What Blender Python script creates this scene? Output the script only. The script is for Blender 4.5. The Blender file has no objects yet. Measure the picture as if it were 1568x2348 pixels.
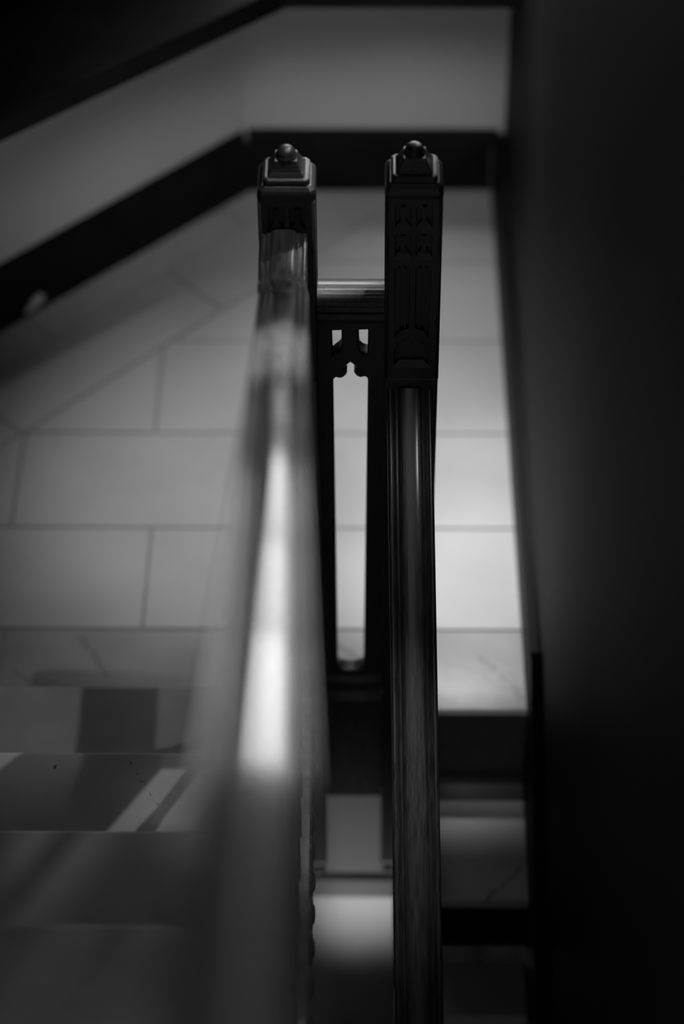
import bpy, bmesh, math, random
from mathutils import Vector, Matrix
random.seed(7)
SC = bpy.context.scene
COL = SC.collection

# ------------------------------------------------------------------ camera
CAM = Vector((0.026, -2.7334, 3.1931)); PITCH = 0.7814; YAW = 0.0181; ROLL = -0.0088; FPX = 5629.8
F = Vector((-math.sin(YAW), math.cos(YAW), 0)); R = Vector((math.cos(YAW), math.sin(YAW), 0)); U = Vector((0, 0, 1))
f2 = math.cos(PITCH) * F - math.sin(PITCH) * U
u2 = math.sin(PITCH) * F + math.cos(PITCH) * U
R3 = math.cos(ROLL) * R + math.sin(ROLL) * u2
U3 = -math.sin(ROLL) * R + math.cos(ROLL) * u2
cam = bpy.data.cameras.new('camera'); camo = bpy.data.objects.new('camera', cam); COL.objects.link(camo)
M = Matrix((R3, U3, -f2)).transposed().to_4x4(); M.translation = CAM; camo.matrix_world = M
cam.sensor_fit = 'VERTICAL'; cam.sensor_height = 36; cam.sensor_width = 24; cam.lens = FPX / 2348 * 36
cam.clip_start = 0.05; cam.clip_end = 60
cam.dof.use_dof = True; cam.dof.focus_distance = 3.56; cam.dof.aperture_fstop = 1.45; cam.dof.aperture_blades = 0
SC.camera = camo

# ------------------------------------------------------------------ world, exposure, added fill lights
w = bpy.data.worlds.new('world'); SC.world = w; w.use_nodes = True
w.node_tree.nodes['Background'].inputs[0].default_value = (1, 1, 1, 1)
w.node_tree.nodes['Background'].inputs[1].default_value = 0.15
SC.view_settings.view_transform = 'Standard'; SC.view_settings.look = 'None'
SC.view_settings.gamma = 1; SC.view_settings.exposure = 0; SC.view_settings.use_curve_mapping = False
SC.cycles.use_denoising = True

WINDOW_POWER = (2.8, 4.3, 7.6, 9.0)
def spot(name, loc, target, energy, size, blend, radius):
    l = bpy.data.lights.new(name, 'SPOT'); l.energy = energy; l.spot_size = math.radians(size); l.spot_blend = blend
    l.shadow_soft_size = radius
    o = bpy.data.objects.new(name, l); COL.objects.link(o); o.location = loc
    o.rotation_euler = (Vector(target) - Vector(loc)).to_track_quat('-Z', 'Y').to_euler()
    return o
spot('landing_fill', (-0.08, 0.52, 3.3), (-0.12, 0.54, 0), 250, 22.5, 1.0, 0.15)  # unseen spot added for the round falloff over the landing
spot('wall_fill', (0.12, 0.36, 1.42), (0.10, 1.47, 0.035), 22, 31, 1.0, 0.22)  # added wash for the foot of the rear wall, no real fitting
spot('bay_fill', (-0.08, 0.35, 1.45), (-0.42, 1.30, 0.08), 17, 31, 1.0, 0.20)  # added wash for the chamfered wall of the bay
spot('floor_patch_fill', (0.21, 1.10, 1.75), (0.24, 0.43, 0), 58, 25, 1.0, 0.06)  # unseen spot added to lift the bright patch on the landing floor
spot('far_floor_fill', (0.18, 0.75, 2.3), (0.18, 0.92, 0), 78, 25, 1.0, 0.08)  # overhead spot added to brighten the far floor, not light through the window
spot('corner_fill', (0.22, 0.9, 2.4), (0.22, 0.28, 0), 120, 15, 1.0, 0.04)  # narrow spot added for the right front of the landing
spot('flight_fill', (0.26, 0.02, 2.15), (-0.53, -0.15, 0.12), 20, 21, 1.0, 0.008)  # unseen spot added to throw the balustrade's shadow edge on the left treads
spot('dapple_fill', (0.27, 0.52, 1.75), (-0.42, -0.44, 0.33), 34, 17, 1.0, 0.006)  # added spot that makes the streaks on the left treads
spot('side_fill', (0.275, 0.50, 1.45), (0.03, 0.03, 1.10), 10, 22, 1.0, 0.02)  # added spot for rim highlights on the newel caps and sides
spot('right_rail_fill', (0.275, -0.28, 1.35), (0.09, -0.20, 0.72), 1.5, 34, 1.0, 0.04)  # small added spot for the right handrail's outer edge
spot('rail_fill', (0.08, 1.10, 2.5), (-0.09, -0.58, 1.33), 1000, 11, 1.0, 0.03)  # strong unseen spot added to brighten the far part of the left handrail
spot('lower_landing_fill', (-0.05, 1.40, -0.75), (-0.02, 1.27, -2.0), 62, 30, 1.0, 0.05)  # added spot that lights the strip of lower floor in the well
spot('well_fill', (-0.01, -0.25, -1.25), (-0.01, 0.03, -0.47), 7, 20, 1.0, 0.02)  # added spot from below for the beam face between the newel drops
spot('string_fill', (0.27, -0.62, 2.0), (-0.05, -0.55, 0.40), 26, 20, 1.0, 0.03)  # added spot to brighten the string cap on the well side
al = bpy.data.lights.new('ceiling_fill', 'AREA'); al.shape = 'RECTANGLE'; al.size = .8; al.size_y = 1.3; al.energy = 1.5  # unseen area light added for the sheen along the right handrail
alo = bpy.data.objects.new('ceiling_fill', al); COL.objects.link(alo); alo.location = (0.12, -1.35, 4.5)

# ------------------------------------------------------------------ materials
def new_mat(name):
    m = bpy.data.materials.new(name); m.use_nodes = True
    return m, m.node_tree, m.node_tree.nodes['Principled BSDF']
def grey(v): return (v, v, v, 1)
def node(nt, t, **kw):
    n = nt.nodes.new(t)
    for k, v in kw.items(): setattr(n, k, v)
    return n
def noisy(name, lo, hi, scale, rough, bump=0.0, spec=0.5, coords='Object', stretch=(1, 1, 1), detail=6, coat=0, metal=0, bscale=None, rough_var=0.0):
    m, nt, b = new_mat(name)
    tc = node(nt, 'ShaderNodeTexCoord'); mp = node(nt, 'ShaderNodeMapping')
    mp.inputs['Scale'].default_value = stretch
    nt.links.new(tc.outputs[coords], mp.inputs[0])
    n = node(nt, 'ShaderNodeTexNoise'); n.inputs['Scale'].default_value = scale; n.inputs['Detail'].default_value = detail
    nt.links.new(mp.outputs[0], n.inputs['Vector'])
    cr = node(nt, 'ShaderNodeValToRGB'); cr.color_ramp.elements[0].position = .3; cr.color_ramp.elements[1].position = .7
    cr.color_ramp.elements[0].color = grey(lo); cr.color_ramp.elements[1].color = grey(hi)
    nt.links.new(n.outputs[0], cr.inputs[0]); nt.links.new(cr.outputs[0], b.inputs['Base Color'])
    b.inputs['Roughness'].default_value = rough; b.inputs['Specular IOR Level'].default_value = spec
    b.inputs['Metallic'].default_value = metal; b.inputs['Coat Weight'].default_value = coat; b.inputs['Coat Roughness'].default_value = .12
    if rough_var:
        ma = node(nt, 'ShaderNodeMapRange'); ma.inputs['To Min'].default_value = rough - rough_var; ma.inputs['To Max'].default_value = rough + rough_var
        nt.links.new(n.outputs[0], ma.inputs[0]); nt.links.new(ma.outputs[0], b.inputs['Roughness'])
    if bump:
        n2 = node(nt, 'ShaderNodeTexNoise'); n2.inputs['Scale'].default_value = bscale or scale * 6; n2.inputs['Detail'].default_value = 4
        nt.links.new(mp.outputs[0], n2.inputs['Vector'])
        bp = node(nt, 'ShaderNodeBump'); bp.inputs['Strength'].default_value = bump; bp.inputs['Distance'].default_value = .002
        nt.links.new(n2.outputs[0], bp.inputs['Height']); nt.links.new(bp.outputs[0], b.inputs['Normal'])
    return m, nt, b, cr

def add_veins(nt, b, cr, segs):
    """dark mineral veins and cracks: noisy line segments, (p1, p2, half width, depth of tone)"""
    tc = node(nt, 'ShaderNodeTexCoord'); ns = node(nt, 'ShaderNodeTexNoise'); ns.inputs['Scale'].default_value = 38; ns.inputs['Detail'].default_value = 5
    nt.links.new(tc.outputs['Object'], ns.inputs['Vector'])
    sub = node(nt, 'ShaderNodeVectorMath', operation='SUBTRACT'); sub.inputs[1].default_value = (.5, .5, .5)
    nt.links.new(ns.outputs['Color'], sub.inputs[0])
    sc = node(nt, 'ShaderNodeVectorMath', operation='SCALE'); sc.inputs['Scale'].default_value = .03
    nt.links.new(sub.outputs[0], sc.inputs[0])
    ad = node(nt, 'ShaderNodeVectorMath', operation='ADD')
    nt.links.new(tc.outputs['Object'], ad.inputs[0]); nt.links.new(sc.outputs[0], ad.inputs[1])
    col = cr.outputs[0]
    for p1, p2, wd, tone in segs:
        p1 = Vector(p1); e = Vector(p2) - p1; L2 = e.length_squared
        s1 = node(nt, 'ShaderNodeVectorMath', operation='SUBTRACT'); nt.links.new(ad.outputs[0], s1.inputs[0]); s1.inputs[1].default_value = p1
        dt = node(nt, 'ShaderNodeVectorMath', operation='DOT_PRODUCT'); nt.links.new(s1.outputs[0], dt.inputs[0]); dt.inputs[1].default_value = e / L2
        cl = node(nt, 'ShaderNodeClamp'); nt.links.new(dt.outputs['Value'], cl.inputs[0])
        s2 = node(nt, 'ShaderNodeVectorMath', operation='SCALE'); s2.inputs[0].default_value = e; nt.links.new(cl.outputs[0], s2.inputs['Scale'])
        ds = node(nt, 'ShaderNodeVectorMath', operation='DISTANCE'); nt.links.new(s1.outputs[0], ds.inputs[0]); nt.links.new(s2.outputs[0], ds.inputs[1])
        mr = node(nt, 'ShaderNodeMapRange'); mr.inputs['From Min'].default_value = wd * .4; mr.inputs['From Max'].default_value = wd
        mr.inputs['To Min'].default_value = tone; mr.inputs['To Max'].default_value = 1
        nt.links.new(ds.outputs['Value'], mr.inputs[0])
        mx = node(nt, 'ShaderNodeVectorMath', operation='SCALE'); nt.links.new(col, mx.inputs[0]); nt.links.new(mr.outputs[0], mx.inputs['Scale'])
        col = mx.outputs[0]
    nt.links.new(col, b.inputs['Base Color'])

MAT = {}
MAT['slab'], nt, b, cr = noisy('limestone_slab', .42, .50, 5, .42, .15)
MAT['marble'], nt, b, cr = noisy('veined_marble', .31, .39, 9, .24, .08)
add_veins(nt, b, cr, [
    ((-.352, -.360, .33), (-.285, -.476, .33), .0022, .35),
    ((-.4514, -.3946, .33), (-.4512, -.396, .33), .0045, .1),
    ((.2786, -.204, -.165), (.2176, -.2695, -.165), .004, .5),
    ((.2086, .134, 0), (.2843, .034, 0), .006, .7),
    ((.10, .05, 0), (.20, .0, 0), .02, .8),
    ((-.4916, .1707, 0), (-.431, .084, 0), .007, .75),
    ((-.599, .098, 0), (-.5686, .060, 0), .004, .6),
    ((-.035, .153, 0), (.007, .117, 0), .008, .75)])
MAT['mortar'] = noisy('mortar', .24, .30, 40, .9)[0]
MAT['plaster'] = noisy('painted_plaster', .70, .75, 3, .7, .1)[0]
MAT['shade_plaster'] = noisy('shade_dark_wall', .007, .010, 4, .6, spec=.1)[0]  # near black: shade put into the colour of the upper and left walls
MAT['base'] = noisy('dark_stained_baseboard', .006, .012, 12, .55, .1, spec=.15)[0]
MAT['wood'] = noisy('dark_varnished_oak', .025, .045, 60, .30, .25, stretch=(6, 6, .5), coat=.4, rough_var=.08)[0]
MAT['rail'] = noisy('polished_oak_handrail', .025, .07, 55, .35, .08, spec=.15, stretch=(5, .35, .6), coat=1.0, rough_var=.05)[0]
MAT['rail'].node_tree.nodes['Principled BSDF'].inputs['Coat IOR'].default_value = 3.0
MAT['rail'].node_tree.nodes['Principled BSDF'].inputs['Coat Roughness'].default_value = .065
MAT['darkrail'] = noisy('dark_grained_handrail', .02, .09, 70, .32, .25, spec=.5, stretch=(5, .3, .5), coat=.7, rough_var=.08)[0]
MAT['darkrail'].node_tree.nodes['Principled BSDF'].inputs['Coat Roughness'].default_value = .16
MAT['string'] = noisy('brightened_string_cap', .35, .7, 22, .3, .2, coat=.5)[0]  # pale tone stands in for the light caught along the cap
MAT['winframe'] = noisy('window_frame_paint', .3, .35, 10, .5)[0]
for i_, nm in enumerate(('glow_pane_low', 'glow_pane_mid', 'glow_pane_high', 'transom_pane')):      # glow stepped up row by row to suit the handrail's reflection
    m, nt, b = new_mat(nm); b.inputs['Base Color'].default_value = grey(.1)
    b.inputs['Emission Color'].default_value = grey(1); b.inputs['Emission Strength'].default_value = WINDOW_POWER[i_]; MAT['pane%d' % i_] = m

# ------------------------------------------------------------------ helpers
def obj(name, bm, mat, parent=None, smooth=False, kind=None):
    me = bpy.data.meshes.new(name)
    bmesh.ops.recalc_face_normals(bm, faces=bm.faces[:])
    bm.to_mesh(me); bm.free()
    if mat is not None: me.materials.append(MAT[mat])
    if smooth:
        for p in me.polygons: p.use_smooth = True
        try: me.set_sharp_from_angle(angle=math.radians(42))
        except Exception: pass
    o = bpy.data.objects.new(name, me); COL.objects.link(o)
    if parent is not None:
        o.parent = parent; o.matrix_parent_inverse = parent.matrix_basis.inverted() if False else Matrix.Translation(-Vector(parent.location))
    if kind: o['kind'] = kind
    return o
def thing(name, loc, label, cat, group=None):
    o = bpy.data.objects.new(name, None); COL.objects.link(o); o.location = loc; o.empty_display_size = .1
    o['label'] = label; o['category'] = cat
    if group: o['group'] = group
    return o
def box(bm, x0, x1, y0, y1, z0, z1, bev=0, seg=2):
    t = bmesh.new()
    vs = [t.verts.new((x, y, z)) for x in (x0, x1) for y in (y0, y1) for z in (z0, z1)]
    for f in ((0, 1, 3, 2), (4, 6, 7, 5), (0, 4, 5, 1), (2, 3, 7, 6), (0, 2, 6, 4), (1, 5, 7, 3)): t.faces.new([vs[i] for i in f])
    bmesh.ops.recalc_face_normals(t, faces=t.faces[:])
    if bev: bmesh.ops.bevel(t, geom=t.edges[:], offset=bev, segments=seg, affect='EDGES', profile=.5)
    me = bpy.data.meshes.new('tmp'); t.to_mesh(me); t.free(); bm.from_mesh(me); bpy.data.meshes.remove(me)
    return bm
def bx(*a, **k): return box(bmesh.new(), *a, **k)
def prism(pts, z0, z1, bev=0, bm=None):
    """horizontal polygon (x, y) extruded from z0 to z1, top edges bevelled"""
    t = bmesh.new()
    lo = [t.verts.new((x, y, z0)) for x, y in pts]; hi = [t.verts.new((x, y, z1)) for x, y in pts]
    n = len(pts); top = t.faces.new(hi); t.faces.new(lo[::-1])
    for i in range(n): t.faces.new((lo[i], lo[(i + 1) % n], hi[(i + 1) % n], hi[i]))
    bmesh.ops.recalc_face_normals(t, faces=t.faces[:])
    if bev: bmesh.ops.bevel(t, geom=[e for e in t.edges if all(v.co.z > z1 - 1e-6 for v in e.verts)], offset=bev, segments=2, affect='EDGES', profile=.5)
    if bm is None: return t
    me = bpy.data.meshes.new('tmp'); t.to_mesh(me); t.free(); bm.from_mesh(me); bpy.data.meshes.remove(me)
    return bm
def sweep(path, profile, side=(1, 0, 0), closed_profile=True, cap=True):
    """path: list of Vectors; profile (a, b): a along 'side', b along the normal side x tangent"""
    bm = bmesh.new(); S = Vector(side).normalized(); rings = []
    for i, p in enumerate(path):
        t = (path[min(i + 1, len(path) - 1)] - path[max(i - 1, 0)]).normalized()
        n = S.cross(t).normalized()
        rings.append([bm.verts.new(p + S * a + n * b) for a, b in profile])
    m = len(profile)
    for i in range(len(rings) - 1):
        for j in range(m): bm.faces.new((rings[i][j], rings[i][(j + 1) % m], rings[i + 1][(j + 1) % m], rings[i + 1][j]))
    if cap: bm.faces.new(rings[0][::-1]); bm.faces.new(rings[-1])
    return bm
def clip(poly, a, b, c):
    """keep a x + b y <= c"""
    out = []
    for i in range(len(poly)):
        p, q = poly[i], poly[(i + 1) % len(poly)]
        dp, dq = a * p[0] + b * p[1] - c, a * q[0] + b * q[1] - c
        if dp <= 0: out.append(p)
        if (dp < 0 < dq) or (dq < 0 < dp):
            t = dp / (dp - dq); out.append((p[0] + t * (q[0] - p[0]), p[1] + t * (q[1] - p[1])))
    return out
def area(poly):
    return abs(sum(poly[i][0] * poly[(i + 1) % len(poly)][1] - poly[(i + 1) % len(poly)][0] * poly[i][1] for i in range(len(poly)))) / 2 if len(poly) > 2 else 0
def plate(outer, holes, thick, bev=0.0, res=1):
    """flat plate in the XZ plane with pierced openings; front at y=0, back at y=thick"""
    cu = bpy.data.curves.new('tmp', 'CURVE'); cu.dimensions = '2D'; cu.fill_mode = 'BOTH'; cu.extrude = thick / 2 - bev; cu.bevel_depth = bev; cu.bevel_resolution = res
    for pts in [outer] + holes:
        sp = cu.splines.new('POLY'); sp.points.add(len(pts) - 1); sp.use_cyclic_u = True
        for p, (x, y) in zip(sp.points, pts): p.co = (x, y, 0, 1)
    o = bpy.data.objects.new('tmp', cu); COL.objects.link(o); bpy.context.view_layer.update()
    me = bpy.data.meshes.new_from_object(o.evaluated_get(bpy.context.evaluated_depsgraph_get()))
    bm = bmesh.new(); bm.from_mesh(me); bpy.data.meshes.remove(me); bpy.data.objects.remove(o); bpy.data.curves.remove(cu)
    bmesh.ops.transform(bm, matrix=Matrix.Translation((0, thick / 2, 0)) @ Matrix.Rotation(math.radians(90), 4, 'X'), verts=bm.verts[:])
    bmesh.ops.remove_doubles(bm, verts=bm.verts[:], dist=1e-6)
    return bm
def smoothpts(pts, n=5, closed=True):
    """Catmull-Rom through the points"""
    out = []; m = len(pts)
    for i in range(m if closed else m - 1):
        p0, p1, p2, p3 = (pts[(i - 1) % m], pts[i], pts[(i + 1) % m], pts[(i + 2) % m]) if closed else (pts[max(i - 1, 0)], pts[i], pts[i + 1], pts[min(i + 2, m - 1)])
        for k in range(n):
            t = k / n
            out.append(tuple(.5 * (2 * p1[d] + (p2[d] - p0[d]) * t + (2 * p0[d] - 5 * p1[d] + 4 * p2[d] - p3[d]) * t * t + (3 * p1[d] - p0[d] - 3 * p2[d] + p3[d]) * t ** 3) for d in range(len(p1))))
    if not closed: out.append(tuple(pts[-1]))
    return out

RI, TR = .165, .276          # riser, tread
SL = RI / TR
YB = 1.455                   # face of the rear baseboard
YW = 1.472                   # rear wall plane
XL = -.98                    # left wall
# chamfer wall runs from (-.237, YB) at 45 degrees to the left wall
DX0, DY0 = -.240, YB
def diag_y(x, off=0): return DY0 + (x - DX0) * .968 + off
ZT = 4.6                     # ceiling height over the landing
ZB = -2.05                   # lower floor

# ------------------------------------------------------------------ setting
floor = obj('floor', prism([(XL - .1, .0), (.5, .0), (.5, 1.62), (-.10, 1.62), (XL - .1, .86)], -.20, -.004), 'mortar', kind='structure')
gap = .0026
def lay(poly, mat='slab'):
    if area(poly) < .0012: return
    # shrink toward own joints
    cx = sum(p[0] for p in poly) / len(poly); cy = sum(p[1] for p in poly) / len(poly)
    n = len(poly); out = []
    ar = sum(poly[i][0] * poly[(i + 1) % n][1] - poly[(i + 1) % n][0] * poly[i][1] for i in range(n))
    if ar < 0: poly = poly[::-1]
    lines = []
    for i in range(n):
        p, q = poly[i], poly[(i + 1) % n]; dx, dy = q[0] - p[0], q[1] - p[1]; L = math.hypot(dx, dy)
        if L < 1e-5: continue
        nx, ny = dy / L, -dx / L; lines.append((nx, ny, nx * p[0] + ny * p[1] - gap))
    res = [(cx - 3, cy - 3), (cx + 3, cy - 3), (cx + 3, cy + 3), (cx - 3, cy + 3)]
    for a, b_, c in lines: res = clip(res, a, b_, c)
    clean = []
    for p in res:
        if not clean or math.hypot(p[0] - clean[-1][0], p[1] - clean[-1][1]) > 1e-4: clean.append(p)
    if len(clean) > 2 and math.hypot(clean[0][0] - clean[-1][0], clean[0][1] - clean[-1][1]) < 1e-4: clean.pop()
    if area(clean) < .0008: return
    h = random.uniform(-.0004, .0006)
    obj('stone_slab', prism(clean, -.03, h, .0016), mat, floor)
rows = [.191, .4435, .6990, .968, 1.2187, 1.50]
starts = [-.381, -.140, -.392, -.140, -.392]
A_, B_, C_ = -1.007, 1.0, .6953 + 1.007 * .6463          # line of the raking border
XR = .33
for r_ in range(5):
    y0, y1 = rows[r_], rows[r_ + 1]; x = starts[r_] - 1.5
    while x < XR:
        q = [(max(x, XL), y0), (min(x + .5, XR), y0), (min(x + .5, XR), y1), (max(x, XL), y1)]
        if q[1][0] > q[0][0] + .01: lay(clip(q, A_, B_, C_))
        x += .5
for k in range(2):                                        # border slabs laid along the chamfered wall
    o0, o1 = k * .17, (k + 1) * .17 + (.1 if k else 0)
    for j in range(-2, 4):
        s0, s1 = -.52 + j * .52 + k * .22, -.52 + (j + 1) * .52 + k * .22
        d = Vector((1, 1.007)).normalized(); nn = Vector((-d.y, d.x)); o = Vector((-.6463, .6953))
        q = [tuple(o + d * a + nn * b_) for a, b_ in ((s0, o0), (s1, o0), (s1, o1), (s0, o1))]
        q = clip(q, 0, 1, YB + .03); q = clip(q, -1, 0, -XL)
        lay(q)
# marble nosing course at the front edge of the landing
def tread_profile(yf, z, yb, th=.03, rad=.012):
    pts = [(yb, z), (yf + rad, z)]
    for k in range(1, 8):
        a = math.pi * k / 8; pts.append((yf + rad - math.sin(a) * rad, z - rad + math.cos(a) * rad))
    pts += [(yf + rad, z - 2 * rad), (yf + .028, z - 2 * rad - .001), (yf + .03, z - th), (yb, z - th)]
    return pts
def tread(x0, x1, yf, z, yb, skew=0, th=.032):
    bm = bmesh.new(); pr = tread_profile(yf, z, yb, th)
    a = [bm.verts.new((x0, y, zz)) for y, zz in pr]; b_ = [bm.verts.new((x1, y, zz)) for y, zz in pr]; n = len(pr)
    for i in range(n): bm.faces.new((a[i], a[(i + 1) % n], b_[(i + 1) % n], b_[i]))
    bm.faces.new(a[::-1]); bm.faces.new(b_); return bm
obj('nosing_slab', tread(-.128, .30, 0.0, .0, .187, th=.035), 'marble', floor, smooth=True)
obj('nosing_slab', bx(-.62, -.132, -.055, .187, -.03, .0, bev=.001), 'marble', floor)
obj('nosing_slab', bx(XL, -.624, -.055, .187, -.03, .0, bev=.001), 'marble', floor)
obj('trim_1', bx(-.60, .5, .026, .30, -.556, -.2), 'plaster', kind='structure')      # trimmer beam carrying the landing
obj('trim_2', bx(-.60, .5, .020, .026, -.556, -.500, bev=.002), 'plaster', kind='structure')

wb = bmesh.new()                                           # rear wall round the window
WX0, WX1, WZ0, WZ1 = -.19, .265, .70, 1.42
TZ0, TZ1, TX0 = 2.18, 2.62, -.236                                       # transom light above
box(wb, -.26, .42, YW, YW + .22, ZB, .64)
wu = bmesh.new()
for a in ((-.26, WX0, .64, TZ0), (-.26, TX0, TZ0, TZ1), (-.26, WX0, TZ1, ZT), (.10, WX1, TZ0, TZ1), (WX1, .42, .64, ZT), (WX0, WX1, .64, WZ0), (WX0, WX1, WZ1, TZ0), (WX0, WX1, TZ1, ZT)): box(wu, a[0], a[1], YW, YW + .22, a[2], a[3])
bmesh.ops.remove_doubles(wb, verts=wb.verts[:], dist=1e-5)
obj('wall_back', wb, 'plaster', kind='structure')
obj('wall_back', wu, 'shade_plaster', kind='structure')  # upper part coloured near black in place of shade
def ribbon(p, q, th, z0, z1, bev=0):
    p, q = Vector(p), Vector(q); d = (q - p).normalized(); n = Vector((-d.y, d.x)) * th
    return prism([tuple(p), tuple(q), tuple(q + n), tuple(p + n)], z0, z1, bev)
pc = (DX0 - .004, YW + .002); pl = (XL, diag_y(XL) + .02)
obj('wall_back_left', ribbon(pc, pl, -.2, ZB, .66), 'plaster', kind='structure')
obj('wall_back_left', ribbon(pc, pl, -.2, .66, ZT), 'shade_plaster', kind='structure')  # plaster turned near black above the ledge, shade put into the colour
obj('wall_left', bx(XL - .2, XL, -4.2, pl[1] + .1, ZB, ZT), 'shade_plaster', kind='structure')  # unseen wall darkened to cut bounced light
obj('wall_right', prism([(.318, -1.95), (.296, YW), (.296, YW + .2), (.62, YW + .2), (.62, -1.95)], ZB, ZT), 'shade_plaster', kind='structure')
obj('ceiling', bx(XL - .2, .62, -4.2, YW + .3, ZT, ZT + .1), 'plaster', kind='structure')

def board(p, q, h, mat='base'):                            # moulded baseboard: tall plain face, ogee and bead on top
    prof = [(0, 0), (0, h * .74), (.003, h * .80), (.003, h * .84), (.009, h * .93), (.011, h * .965), (.014, h), (.022, h), (.022, 0)]
    p, q = Vector(p), Vector(q); d = (q - p).normalized(); n = Vector((-d.y, d.x)); bm = bmesh.new()
    a = [bm.verts.new((*(p - n * t), z)) for t, z in prof]; b_ = [bm.verts.new((*(q - n * t), z)) for t, z in prof]; m = len(prof)
    for i in range(m): bm.faces.new((a[i], a[(i + 1) % m], b_[(i + 1) % m], b_[i]))
    bm.faces.new(a[::-1]); bm.faces.new(b_); return bm
BH = .150
obj('baseboard_back', board((.285, YB + .002), (DX0, YB - .004), BH), 'base', kind='structure')
bbl = obj('baseboard_back_left', board((DX0, YB - .004), (XL, diag_y(XL)), BH), 'base', kind='structure')
bbr = obj('baseboard_right', board((.2885, .002), (.272, YB), BH), 'base', kind='structure')

def on_chamfer(pts, off=.0012, th=.001):                  # pts: (distance along from the corner, height)
    d = Vector((-1, -.968)).normalized(); n = Vector((.696, -.718)); o = Vector((DX0, YB - .004)); bm = bmesh.new()
    a = [bm.verts.new((*(o + d * u + n * off), z)) for u, z in pts]; b_ = [bm.verts.new((*(o + d * u - n * th), z)) for u, z in pts]; m = len(pts)
    for i in range(m): bm.faces.new((a[i], a[(i + 1) % m], b_[(i + 1) % m], b_[i]))
    bm.faces.new(a); bm.faces.new(b_[::-1]); return bm
obj('light_patch', on_chamfer([(.606, .012), (.592, .027), (.577, .041), (.562, .043), (.554, .036), (.552, .024), (.575, .014)]), 'plaster', bbl)  # pale shape put in for a small spot of light on the baseboard
obj('corner_glint', prism([(.272, YB - .006), (.2675, YB - .005), (.266, YB), (.272, YB)], .015, BH * .75), 'darkrail', bbr)  # thin strip added in place of the highlight in the corner
# window in the rear wall, above the landing
win = obj('window_1', bx(WX0 - .03, WX1 + .025, YW - .235, YW + .02, WZ0 - .012, WZ0 + .006, bev=.004), 'winframe', kind='structure')   # sill board
# dark ledge added round the bay under the window to shade the wall below
LP = .30
obj('shade_ledge', prism([(.296, YW + .01), (.300, YW - LP), (-.14, YW - LP), (XL, diag_y(XL) - .29), (XL, diag_y(XL) + .04), (-.245, YW + .01)], WZ0 - .06, WZ0 - .012, .004), 'base', kind='structure')
wf = bmesh.new(); t_ = .022
for a in ((WX0, WX0 + t_, WZ0, WZ1), (WX1 - t_, WX1, WZ0, WZ1), (WX0 + t_, WX1 - t_, WZ0, WZ0 + t_), (WX0 + t_, WX1 - t_, WZ1 - t_, WZ1)):
    box(wf, a[0], a[1], YW + .16, YW + .20, a[2], a[3])
obj('window_frame', wf, 'winframe', win)
cxw = (WX0 + WX1) / 2
obj('mullion', bx(cxw - .007, cxw + .007, YW + .17, YW + .19, WZ0 + t_, WZ1 - t_), 'winframe', win)
for z in (WZ0 + .20, WZ0 + .40):
    obj('glazing_bar', bx(WX0 + t_, WX1 - t_, YW + .17, YW + .19, z - .006, z + .006), 'winframe', win)
zz = [WZ0 + t_, WZ0 + .194, WZ0 + .206, WZ0 + .394, WZ0 + .406, WZ1 - t_]
for i in range(3):
    for j, (x0, x1) in enumerate(((WX0 + t_, cxw - .007), (cxw + .007, WX1 - t_))):
        obj('pane', bx(x0, x1, YW + .178, YW + .182, zz[2 * i], zz[2 * i + 1]), 'pane%d' % i if not j else 'pane0', win)

obj('pane', bx(TX0, .10, YW + .178, YW + .182, TZ0, TZ1), 'pane3', win)
# lower floor, seen through the well
lf = obj('floor', prism([(XL, -3.5), (.6, -3.5), (.6, 1.5), (XL, 1.5)], ZB - .05, ZB), 'slab', kind='structure')
# upper landing behind the camera
obj('floor', bx(XL, .32, -4.2, -2.86, 1.60, 1.815), 'slab', kind='structure')

# ------------------------------------------------------------------ the two flights
up = thing('staircase', (-.55, -1.4, 0), 'pale marble flight on the left rising toward the viewer, dappled with light', 'stairs')
YN = [-.084, -.360, -.636, -.912] + [-.912 - TR * k for k in range(1, 7)]
def skx(y): return -.092 - .028 * (y + .03)                # the flight runs very slightly off square
for k, yn in enumerate(YN):
    z = RI * (k + 1); yb = yn + .02 - TR
    xe = skx(yn - .14) - .012
    bm = tread(XL, xe, 0, z, .0); bm.free()
    # tread spans from its nosing (far side) toward the next riser (near side)
    t = bmesh.new(); rad = .011
    pr = [(yb - .02, z), (yn - rad, z)]
    for q in range(1, 9):
        a = math.pi * q / 9; pr.append((yn - rad + math.sin(a) * rad, z - rad + math.cos(a) * rad))
    pr += [(yn - rad, z - 2 * rad), (yn - .024, z - .032), (yb - .02, z - .032)]
    a = [t.verts.new((XL + .004, y, q)) for y, q in pr]; b_ = [t.verts.new((xe, y, q)) for y, q in pr]; n = len(pr)
    for i in range(n): t.faces.new((a[i], a[(i + 1) % n], b_[(i + 1) % n], b_[i]))
    t.faces.new(a[::-1]); t.faces.new(b_)
    obj('tread', t, 'marble', up, smooth=True)
    obj('riser', bx(XL + .004, xe, yn - .045, yn - .025, z - RI + (.0005), z - .032), 'marble', up)
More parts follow.
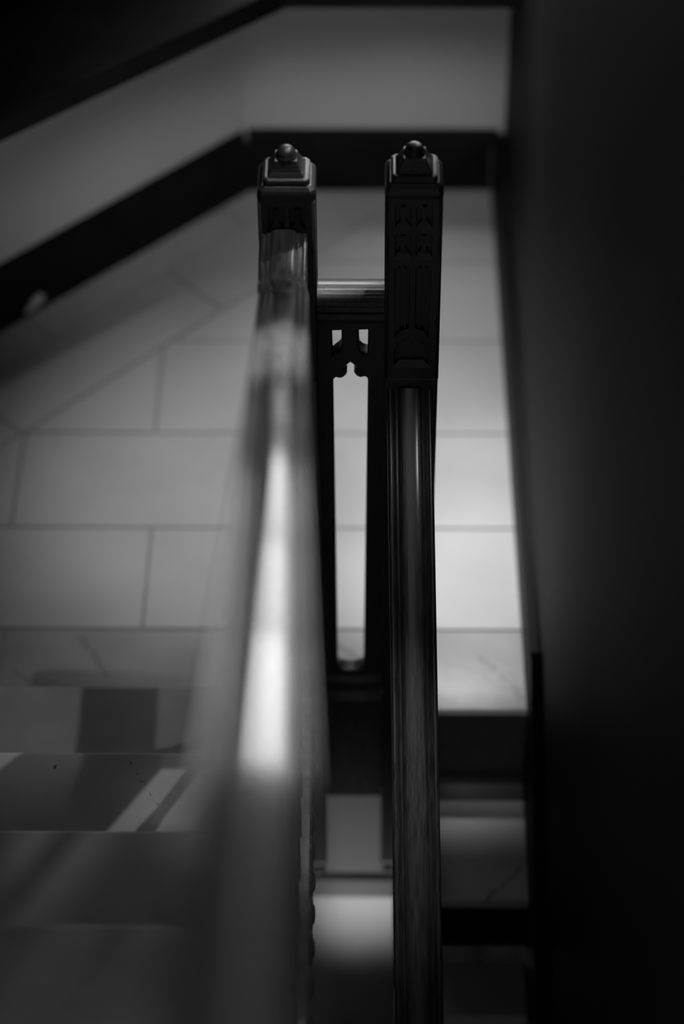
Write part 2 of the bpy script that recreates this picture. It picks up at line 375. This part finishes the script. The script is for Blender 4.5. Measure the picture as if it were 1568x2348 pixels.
# closed string on the well side with a pale cap, its highlight put into the colour
y0, y1 = -.02, -2.84
def zs(y): return .06 + SL * (-.03 - y)
st = bmesh.new(); pts = [(y0, zs(y0) - .008), (y0, zs(y0) - .30), (y1, zs(y1) - .30), (y1, zs(y1) - .008)]
def slab_yz(pts, xa, xb):
    bm = bmesh.new()
    a = [bm.verts.new((skx(y) + xa, y, z)) for y, z in pts]; b_ = [bm.verts.new((skx(y) + xb, y, z)) for y, z in pts]; n = len(pts)
    for i in range(n): bm.faces.new((a[i], a[(i + 1) % n], b_[(i + 1) % n], b_[i]))
    bm.faces.new(a[::-1]); bm.faces.new(b_); return bm
st.free()
obj('string_board', slab_yz(pts, -.006, .012), 'wood', up)
cap_path = [Vector((skx(y) + .0035, y, zs(y) - .004)) for y in [y0 + (y1 - y0) * i / 40 for i in range(41)]]
capo = obj('string_cap', sweep(cap_path, [(-.0095, -.004), (.0095, -.004), (.0095, .002), (.007, .0045), (.003, .0035), (-.003, .0035), (-.007, .0045), (-.0095, .002)], side=(-1, 0, 0)), 'string', up, smooth=True)
capo['label'] = 'pale cap on the string, highlight put into its colour'
def lens_stud(r=.02, h=.009):                               # carved lobed boss on the well side of the string
    bm = bmesh.new(); rings = []
    for j, (rr, hh) in enumerate(((1, 0), (1, .35), (.86, .6), (.62, .62), (.5, .9), (.25, 1))):
        rings.append([bm.verts.new((hh * h, math.cos(2 * math.pi * i / 24) * r * rr * (1 + .12 * math.cos(math.pi * 2 * i / 24 * 4)) * 1.25, math.sin(2 * math.pi * i / 24) * r * rr * (1 + .12 * math.cos(math.pi * 2 * i / 24 * 4)))) for i in range(24)])
    for j in range(len(rings) - 1):
        for i in range(24): bm.faces.new((rings[j][i], rings[j][(i + 1) % 24], rings[j + 1][(i + 1) % 24], rings[j + 1][i]))
    bm.faces.new(rings[-1]); return bm
sm = None
for k in range(26):
    y = -.12 - k * .1; z = zs(y) - .06
    if sm is None: o = obj('carved_boss', lens_stud(), 'wood', up, smooth=True); sm = o.data
    else:
        o = bpy.data.objects.new('carved_boss', sm); COL.objects.link(o); o.parent = up; o.matrix_parent_inverse = Matrix.Translation(-Vector(up.location))
    o.location = (skx(y) + .012, y, z)

def extr_x(pts, x0, x1):
    bm = bmesh.new(); a = [bm.verts.new((x0, y, z)) for y, z in pts]; b_ = [bm.verts.new((x1, y, z)) for y, z in pts]; n = len(pts)
    for i in range(n): bm.faces.new((a[i], a[(i + 1) % n], b_[(i + 1) % n], b_[i]))
    bm.faces.new(a[::-1]); bm.faces.new(b_); return bm
dn = thing('staircase', (.2, -1, -.4), 'dark marble flight on the right going down beside the black wall', 'stairs')
for k in range(9):
    z = -RI * k; yn = -TR * k
    if k: obj('tread', tread(.115, .2875, yn, z, yn + TR - .005), 'marble', dn, smooth=True)
    obj('riser', bx(.115, .2875, yn + .030, yn + .05, z - RI + .0005, z - .034), 'base', dn)
obj('baseboard_right', extr_x([(.004, .15), (.004, -.30), (-1.95, -.30 - SL * 1.95), (-1.95, .15 - SL * 1.95)], .2885, .3175), 'base', kind='structure')
pts = [(-.016, .04), (-.016, -.29), (-2.3, -.28 - SL * 2.3), (-2.3, .05 - SL * 2.3)]
bm = bmesh.new(); a = [bm.verts.new((.062, y, z)) for y, z in pts]; b_ = [bm.verts.new((.080, y, z)) for y, z in pts]
for i in range(4): bm.faces.new((a[i], a[(i + 1) % 4], b_[(i + 1) % 4], b_[i]))
bm.faces.new(a[::-1]); bm.faces.new(b_)
obj('string_board', bm, 'wood', dn)

# ------------------------------------------------------------------ newel posts
def sq_loft(profile, cx, cy, ch=.18):
    """lofted square with chamfered corners; profile (half_x, half_y, z)"""
    bm = bmesh.new(); rings = []
    for hx, hy, z in profile:
        c = min(hx, hy) * ch
        rings.append([bm.verts.new((cx + x, cy + y, z)) for x, y in ((-hx + c, -hy), (hx - c, -hy), (hx, -hy + c), (hx, hy - c), (hx - c, hy), (-hx + c, hy), (-hx, hy - c), (-hx, -hy + c))])
    for i in range(len(rings) - 1):
        for j in range(8): bm.faces.new((rings[i][j], rings[i][(j + 1) % 8], rings[i + 1][(j + 1) % 8], rings[i + 1][j]))
    bm.faces.new(rings[0][::-1]); bm.faces.new(rings[-1]); return bm
def lathe(profile, cx, cy, n=40):
    bm = bmesh.new(); rings = [[bm.verts.new((cx + r * math.cos(2 * math.pi * i / n), cy + r * math.sin(2 * math.pi * i / n), z)) for i in range(n)] for r, z in profile]
    for i in range(len(rings) - 1):
        for j in range(n): bm.faces.new((rings[i][j], rings[i][(j + 1) % n], rings[i + 1][(j + 1) % n], rings[i + 1][j]))
    bm.faces.new(rings[0][::-1]); bm.faces.new(rings[-1]); return bm
def rnd(cx, z0, z1, hw, top=.008, n=5):
    """slot with a rounded head"""
    pts = [(cx - hw, z0), (cx + hw, z0)]
    for k in range(n + 1):
        a = math.pi * k / n / 2; pts.append((cx + hw - top + top * math.cos(a), z1 - top + top * math.sin(a)))
    for k in range(n + 1):
        a = math.pi / 2 + math.pi * k / n / 2; pts.append((cx - hw + top + top * math.cos(a), z1 - top + top * math.sin(a)))
    return pts
def face_holes():
    H = []
    for s in (-1, 1):
        cx = s * .0148
        H.append(rnd(cx, 1.052, 1.098, .0118, .006))
        H.append(rnd(cx, 1.001, 1.045, .0118, .006))
        # lancet whose foot follows the ogee below it
        t = .009; pts = [(s * .0035, .872), (s * .0266, .846)]
        for k in range(6):
            a = math.pi * k / 5 / 2; pts.append((s * (.0266 - t + t * math.cos(a)), .988 - t + t * math.sin(a)))
        for k in range(6):
            a = math.pi / 2 + math.pi * k / 5 / 2; pts.append((s * (.0035 + t + t * math.cos(a)), .988 - t + t * math.sin(a)))
        mid = (s * .0175, .865); pts.insert(1, mid)
        H.append(pts)
    ogee = [(-.0266, .798), (.0266, .798), (.0266, .826), (.0225, .838), (.014, .848), (.005, .856), (0, .864), (-.005, .856), (-.014, .848), (-.0225, .838), (-.0266, .826)]
    H.append(ogee); return H
HX, HY = .0400, .0350
FACE = {}
def face_mesh(hw):
    if hw not in FACE:
        s = hw / .04
        outer = [(-hw + .001, .775), (hw - .001, .775), (hw - .001, 1.106), (-hw + .001, 1.106)]
        bm = plate(outer, [[(x * s, z) for x, z in h] for h in face_holes()], .006, .0012)
        # sloped sills in the niches, with little base blocks
        def wedge(cx, hw2, z0, h, d):
            vs = [bm.verts.new(v) for v in ((cx - hw2, -.0005, z0), (cx + hw2, -.0005, z0), (cx + hw2, .006, z0), (cx - hw2, .006, z0), (cx - hw2 * .6, d, z0 + h), (cx + hw2 * .6, d, z0 + h), (cx + hw2 * .6, .006, z0 + h), (cx - hw2 * .6, .006, z0 + h))]
            for f in ((0, 1, 2, 3), (4, 7, 6, 5), (0, 4, 5, 1), (1, 5, 6, 2), (2, 6, 7, 3), (3, 7, 4, 0)): bm.faces.new([vs[i] for i in f])
        for sg in (-1, 1):
            for z0 in (1.051, 1.0):
                wedge(sg * .0148 * s, .0125 * s, z0, .011, .003); wedge(sg * .0148 * s, .0062 * s, z0 + .011, .006, .0025)
                box(bm, sg * .0148 * s - .0032 * s, sg * .0148 * s + .0032 * s, .002, .006, z0 + .016, z0 + .040)
            for dx in (-.0045, .0045):
                box(bm, (sg * .015 + dx) * s - .0011, (sg * .015 + dx) * s + .0011, .0022, .006, .86, .982)
        wedge(0, .029 * s, .796, .013, .003)
        me = bpy.data.meshes.new('carved_panel'); bmesh.ops.recalc_face_normals(bm, faces=bm.faces[:]); bm.to_mesh(me); bm.free(); me.materials.append(MAT['wood']); FACE[hw] = me
    return FACE[hw]
def newel(cx, cy, label, dz=0):
    N = thing('newel_post', (cx, cy, -.45), label, 'newel post', 'newel posts at the head of the well')
    def mk(name, bm, mat='wood', smooth=False):
        if dz: bmesh.ops.translate(bm, vec=(0, 0, dz), verts=bm.verts[:])
        return obj(name, bm, mat, N, smooth)
    mk('shaft', sq_loft([(.0335, .0285, -.40), (.0335, .0285, 1.108)], cx, cy, .04))
    mk('lower_shaft', sq_loft([(.0375, .0335, -.405), (.0395, .0345, -.400), (.0395, .0345, .772), (.0375, .0325, .778)], cx, cy, .05))
    mk('drop', sq_loft([(.010, .010, -.452), (.030, .026, -.445), (.036, .032, -.43), (.036, .032, -.42), (.032, .028, -.414), (.038, .033, -.408), (.038, .033, -.404)], cx, cy, .12))
    for (dx, dy, rz, hw) in ((0, -HY, 0, HX), (0, HY, math.pi, HX), (-HX, 0, -math.pi / 2, HY), (HX, 0, math.pi / 2, HY)):
        o = bpy.data.objects.new('carved_panel', face_mesh(hw)); COL.objects.link(o); o.parent = N
        o.matrix_parent_inverse = Matrix.Translation(-Vector(N.location)); o.location = (cx + dx, cy + dy, dz); o.rotation_euler.z = rz
    # cap: rolled edge, second tier, flared pyramid with ridges
    mk('cap', sq_loft([(.0385, .0335, 1.104), (.0402, .0352, 1.107), (.0408, .0358, 1.113), (.0404, .0354, 1.119), (.039, .034, 1.1235), (.036, .031, 1.1265),
                       (.0345, .0300, 1.128), (.0335, .0290, 1.1285)], cx, cy, .16))
    mk('cap_tier', sq_loft([(.0318, .0272, 1.1275), (.0328, .0282, 1.1295), (.0330, .0284, 1.1345), (.0318, .0272, 1.1375), (.0290, .0245, 1.139)], cx, cy, .20))
    mk('pyramid', sq_loft([(.0262, .0222, 1.1385), (.0262, .0222, 1.1402), (.0240, .0202, 1.1425), (.0232, .0195, 1.1440), (.0220, .0184, 1.1450), (.0205, .0172, 1.1485), (.0198, .0166, 1.1492), (.0182, .0154, 1.1535), (.0176, .0149, 1.1541), (.0162, .0140, 1.158), (.015, .0135, 1.1605)], cx, cy, .10))
    mk('finial', lathe([(.0128, 1.158), (.0150, 1.1595), (.0156, 1.1615), (.0148, 1.1635), (.0136, 1.1645)] + [(max(.0003, .0134 * math.cos(a * math.pi / 32)), 1.1645 + .0115 * math.sin(a * math.pi / 32)) for a in range(1, 17)], cx, cy), smooth=True)
    return N
NL = newel(-.0968, .020, 'left newel post whose ribbed handrail rises out of focus toward the viewer', -.006)
NR = newel(.0807, .020, 'right newel post with carved twin niches and lancets above its handrail', .0)

# ------------------------------------------------------------------ handrails
def half_profile():
    # (across, up) from the crown outwards: hump, fillet groove, bead, groove, side roll, undercut
    return [(0, .0050), (.0055, .00495), (.0105, .0046), (.0150, .0036), (.0175, .0012), (.0188, -.0018), (.0200, -.0014), (.0216, -.0004), (.0234, -.0012),
            (.0244, -.0034), (.0256, -.0040), (.0268, -.0026), (.0290, -.0018), (.0315, -.0026), (.0334, -.0050), (.0340, -.0085), (.0332, -.0125), (.0305, -.0150), (.0285, -.0170), (.0295, -.0220),
            (.0290, -.0300), (.0260, -.0360), (.0235, -.0380), (.0235, -.0500)]
hp = half_profile()
RAILP = [(-a, b) for a, b in hp[::-1]] + [(a, b) for a, b in hp[1:]]
def smooth_path(pts, n=6): return [Vector(p) for p in smoothpts(pts, n, closed=False)]
balL = thing('stair_balustrade', (-.09, -1.3, .5), 'left balustrade with pale shining blurred handrail climbing toward the viewer', 'balustrade')
def lx(y): return -.1005 - .0315 * (y + .05)
def lz(y): return 1.050 + SL * (-.125 - y)
raw = [(-.1015, -.0155, 1.050), (-.1015, -.05, 1.049), (-.1010, -.085, 1.049), (-.1005, -.110, 1.0505), (-.1000, -.130, 1.0580), (-.0990, -.160, 1.0745)]
raw += [(lx(y), y, lz(y)) for y in (-.20, -.25, -.4, -.7, -1.0, -1.4, -1.8, -2.2, -2.8)]
o = obj('handrail', sweep(smooth_path(raw, 8), RAILP, side=(-1, 0, 0)), 'rail', balL, smooth=True)
balR = thing('stair_balustrade', (.09, -1, .0), 'right balustrade with dark grained handrail dropping below the viewer', 'balustrade')
def rx(y): return .0790 - .0175 * (y + .03)
def rz_(y): return .745 - SL * (-.03 - y)
raw = [(rx(y), y, rz_(y)) for y in (-.0155, -.1, -.3, -.6, -1.0, -1.5, -2.0, -2.3)]
obj('handrail', sweep(smooth_path(raw, 4), RAILP, side=(-1, 0, 0)), 'darkrail', balR, smooth=True)
def baluster(x, y, z0, z1, par, cache={}):
    h = z1 - z0; bm = bmesh.new()
    prof = [(.010, 0), (.010, .12 * h), (.006, .14 * h), (.009, .17 * h), (.006, .20 * h), (.0095, .35 * h), (.0065, .78 * h), (.009, .82 * h), (.006, .85 * h), (.010, .87 * h), (.010, h)]
    n = 10; rings = [[bm.verts.new((x + r * math.cos(2 * math.pi * i / n), y + r * math.sin(2 * math.pi * i / n), z0 + z)) for i in range(n)] for r, z in prof]
    for i in range(len(rings) - 1):
        for j in range(n): bm.faces.new((rings[i][j], rings[i][(j + 1) % n], rings[i + 1][(j + 1) % n], rings[i + 1][j]))
    bm.faces.new(rings[0][::-1]); bm.faces.new(rings[-1])
    obj('baluster', bm, 'wood', par, smooth=True)
for k in range(19):
    y = -.14 - k * .138
    baluster(lx(y), y, zs(y) + .0, lz(y) - .055, balL)
for k in range(15):
    y = -.14 - k * .138
    baluster(.0725, y, -SL * (-y) + .045, rz_(y) - .055, balR)

# ------------------------------------------------------------------ balustrade between the newels
bw = thing('landing_balustrade', (-.008, .02, -.22), 'short pierced panel with pointed arch joining the two newel posts', 'balustrade')
def extrude_x(pts, x0, x1):
    bm = bmesh.new(); a = [bm.verts.new((x0, y, z)) for y, z in pts]; b_ = [bm.verts.new((x1, y, z)) for y, z in pts]; n = len(pts)
    for i in range(n): bm.faces.new((a[i], a[(i + 1) % n], b_[(i + 1) % n], b_[i]))
    bm.faces.new(a[::-1]); bm.faces.new(b_); return bm
XA, XB = -.0567, .0406
trp = [(.046, .910), (.040, .9195), (.020, .9275), (.002, .9300), (-.010, .9270), (-.0155, .9200), (-.0160, .9140), (-.0125, .9115), (-.0145, .9085), (-.0150, .9020), (-.0110, .8995), (-.0090, .8960), (-.0120, .8935), (-.0125, .8850), (-.0080, .8830), (-.0045, .8790), (-.0045, .8700), (.040, .8700), (.046, .88)]
obj('top_rail', extrude_x(trp, XA, XB), 'wood', bw, smooth=True)
UL = [(-.0391, .8529), (-.0187, .8539), (-.0186, .821), (-.0200, .8140), (-.0240, .8080), (-.028, .8044), (-.0320, .8000), (-.0351, .797), (-.0386, .7942)]
URr = [(.0, .8543), (.0203, .8555), (.0200, .8010), (.0139, .8018), (.0083, .8036), (.0045, .8070), (.0018, .8115), (.0005, .8190)]
LO = [(-.0096, .7928), (-.0029, .7869), (.0041, .7789), (.0019, .7744), (-.0002, .7682), (.0025, .7635), (.0059, .7616), (.0100, .7630), (.0139, .7630), (.0165, .7615), (.0184, .7589), (.0198, .7550), (.0201, .7504),
      (.0137, .1128), (.010, .1060), (.005, .1028), (-.002, .1000), (-.0104, .0994), (-.0190, .1000), (-.0272, .1015), (-.0320, .1050), (-.036, .1102),
      (-.0383, .7492), (-.0378, .7540), (-.0361, .7573), (-.0335, .7605), (-.0305, .7619), (-.0270, .7605), (-.0241, .760), (-.0210, .7620), (-.0185, .7653), (-.0178, .7680), (-.0187, .770), (-.0219, .7737), (-.0229, .7775), (-.016, .786)]
pl_ = plate([(XA, .055), (XB, .055), (XB, .872), (XA, .872)], [UL, URr, LO], .026, .0035, 2)
bmesh.ops.translate(pl_, vec=(0, .004, 0), verts=pl_.verts[:])
obj('tracery_panel', pl_, 'wood', bw)
brp = [(.045, .075), (.045, -.222), (-.004, -.222), (-.004, .010), (-.012, .018), (-.014, .045), (-.008, .055), (-.003, .060), (-.002, .078), (.004, .092), (.03, .092)]
obj('bottom_rail', extrude_x(brp, XA, XB), 'wood', bw)
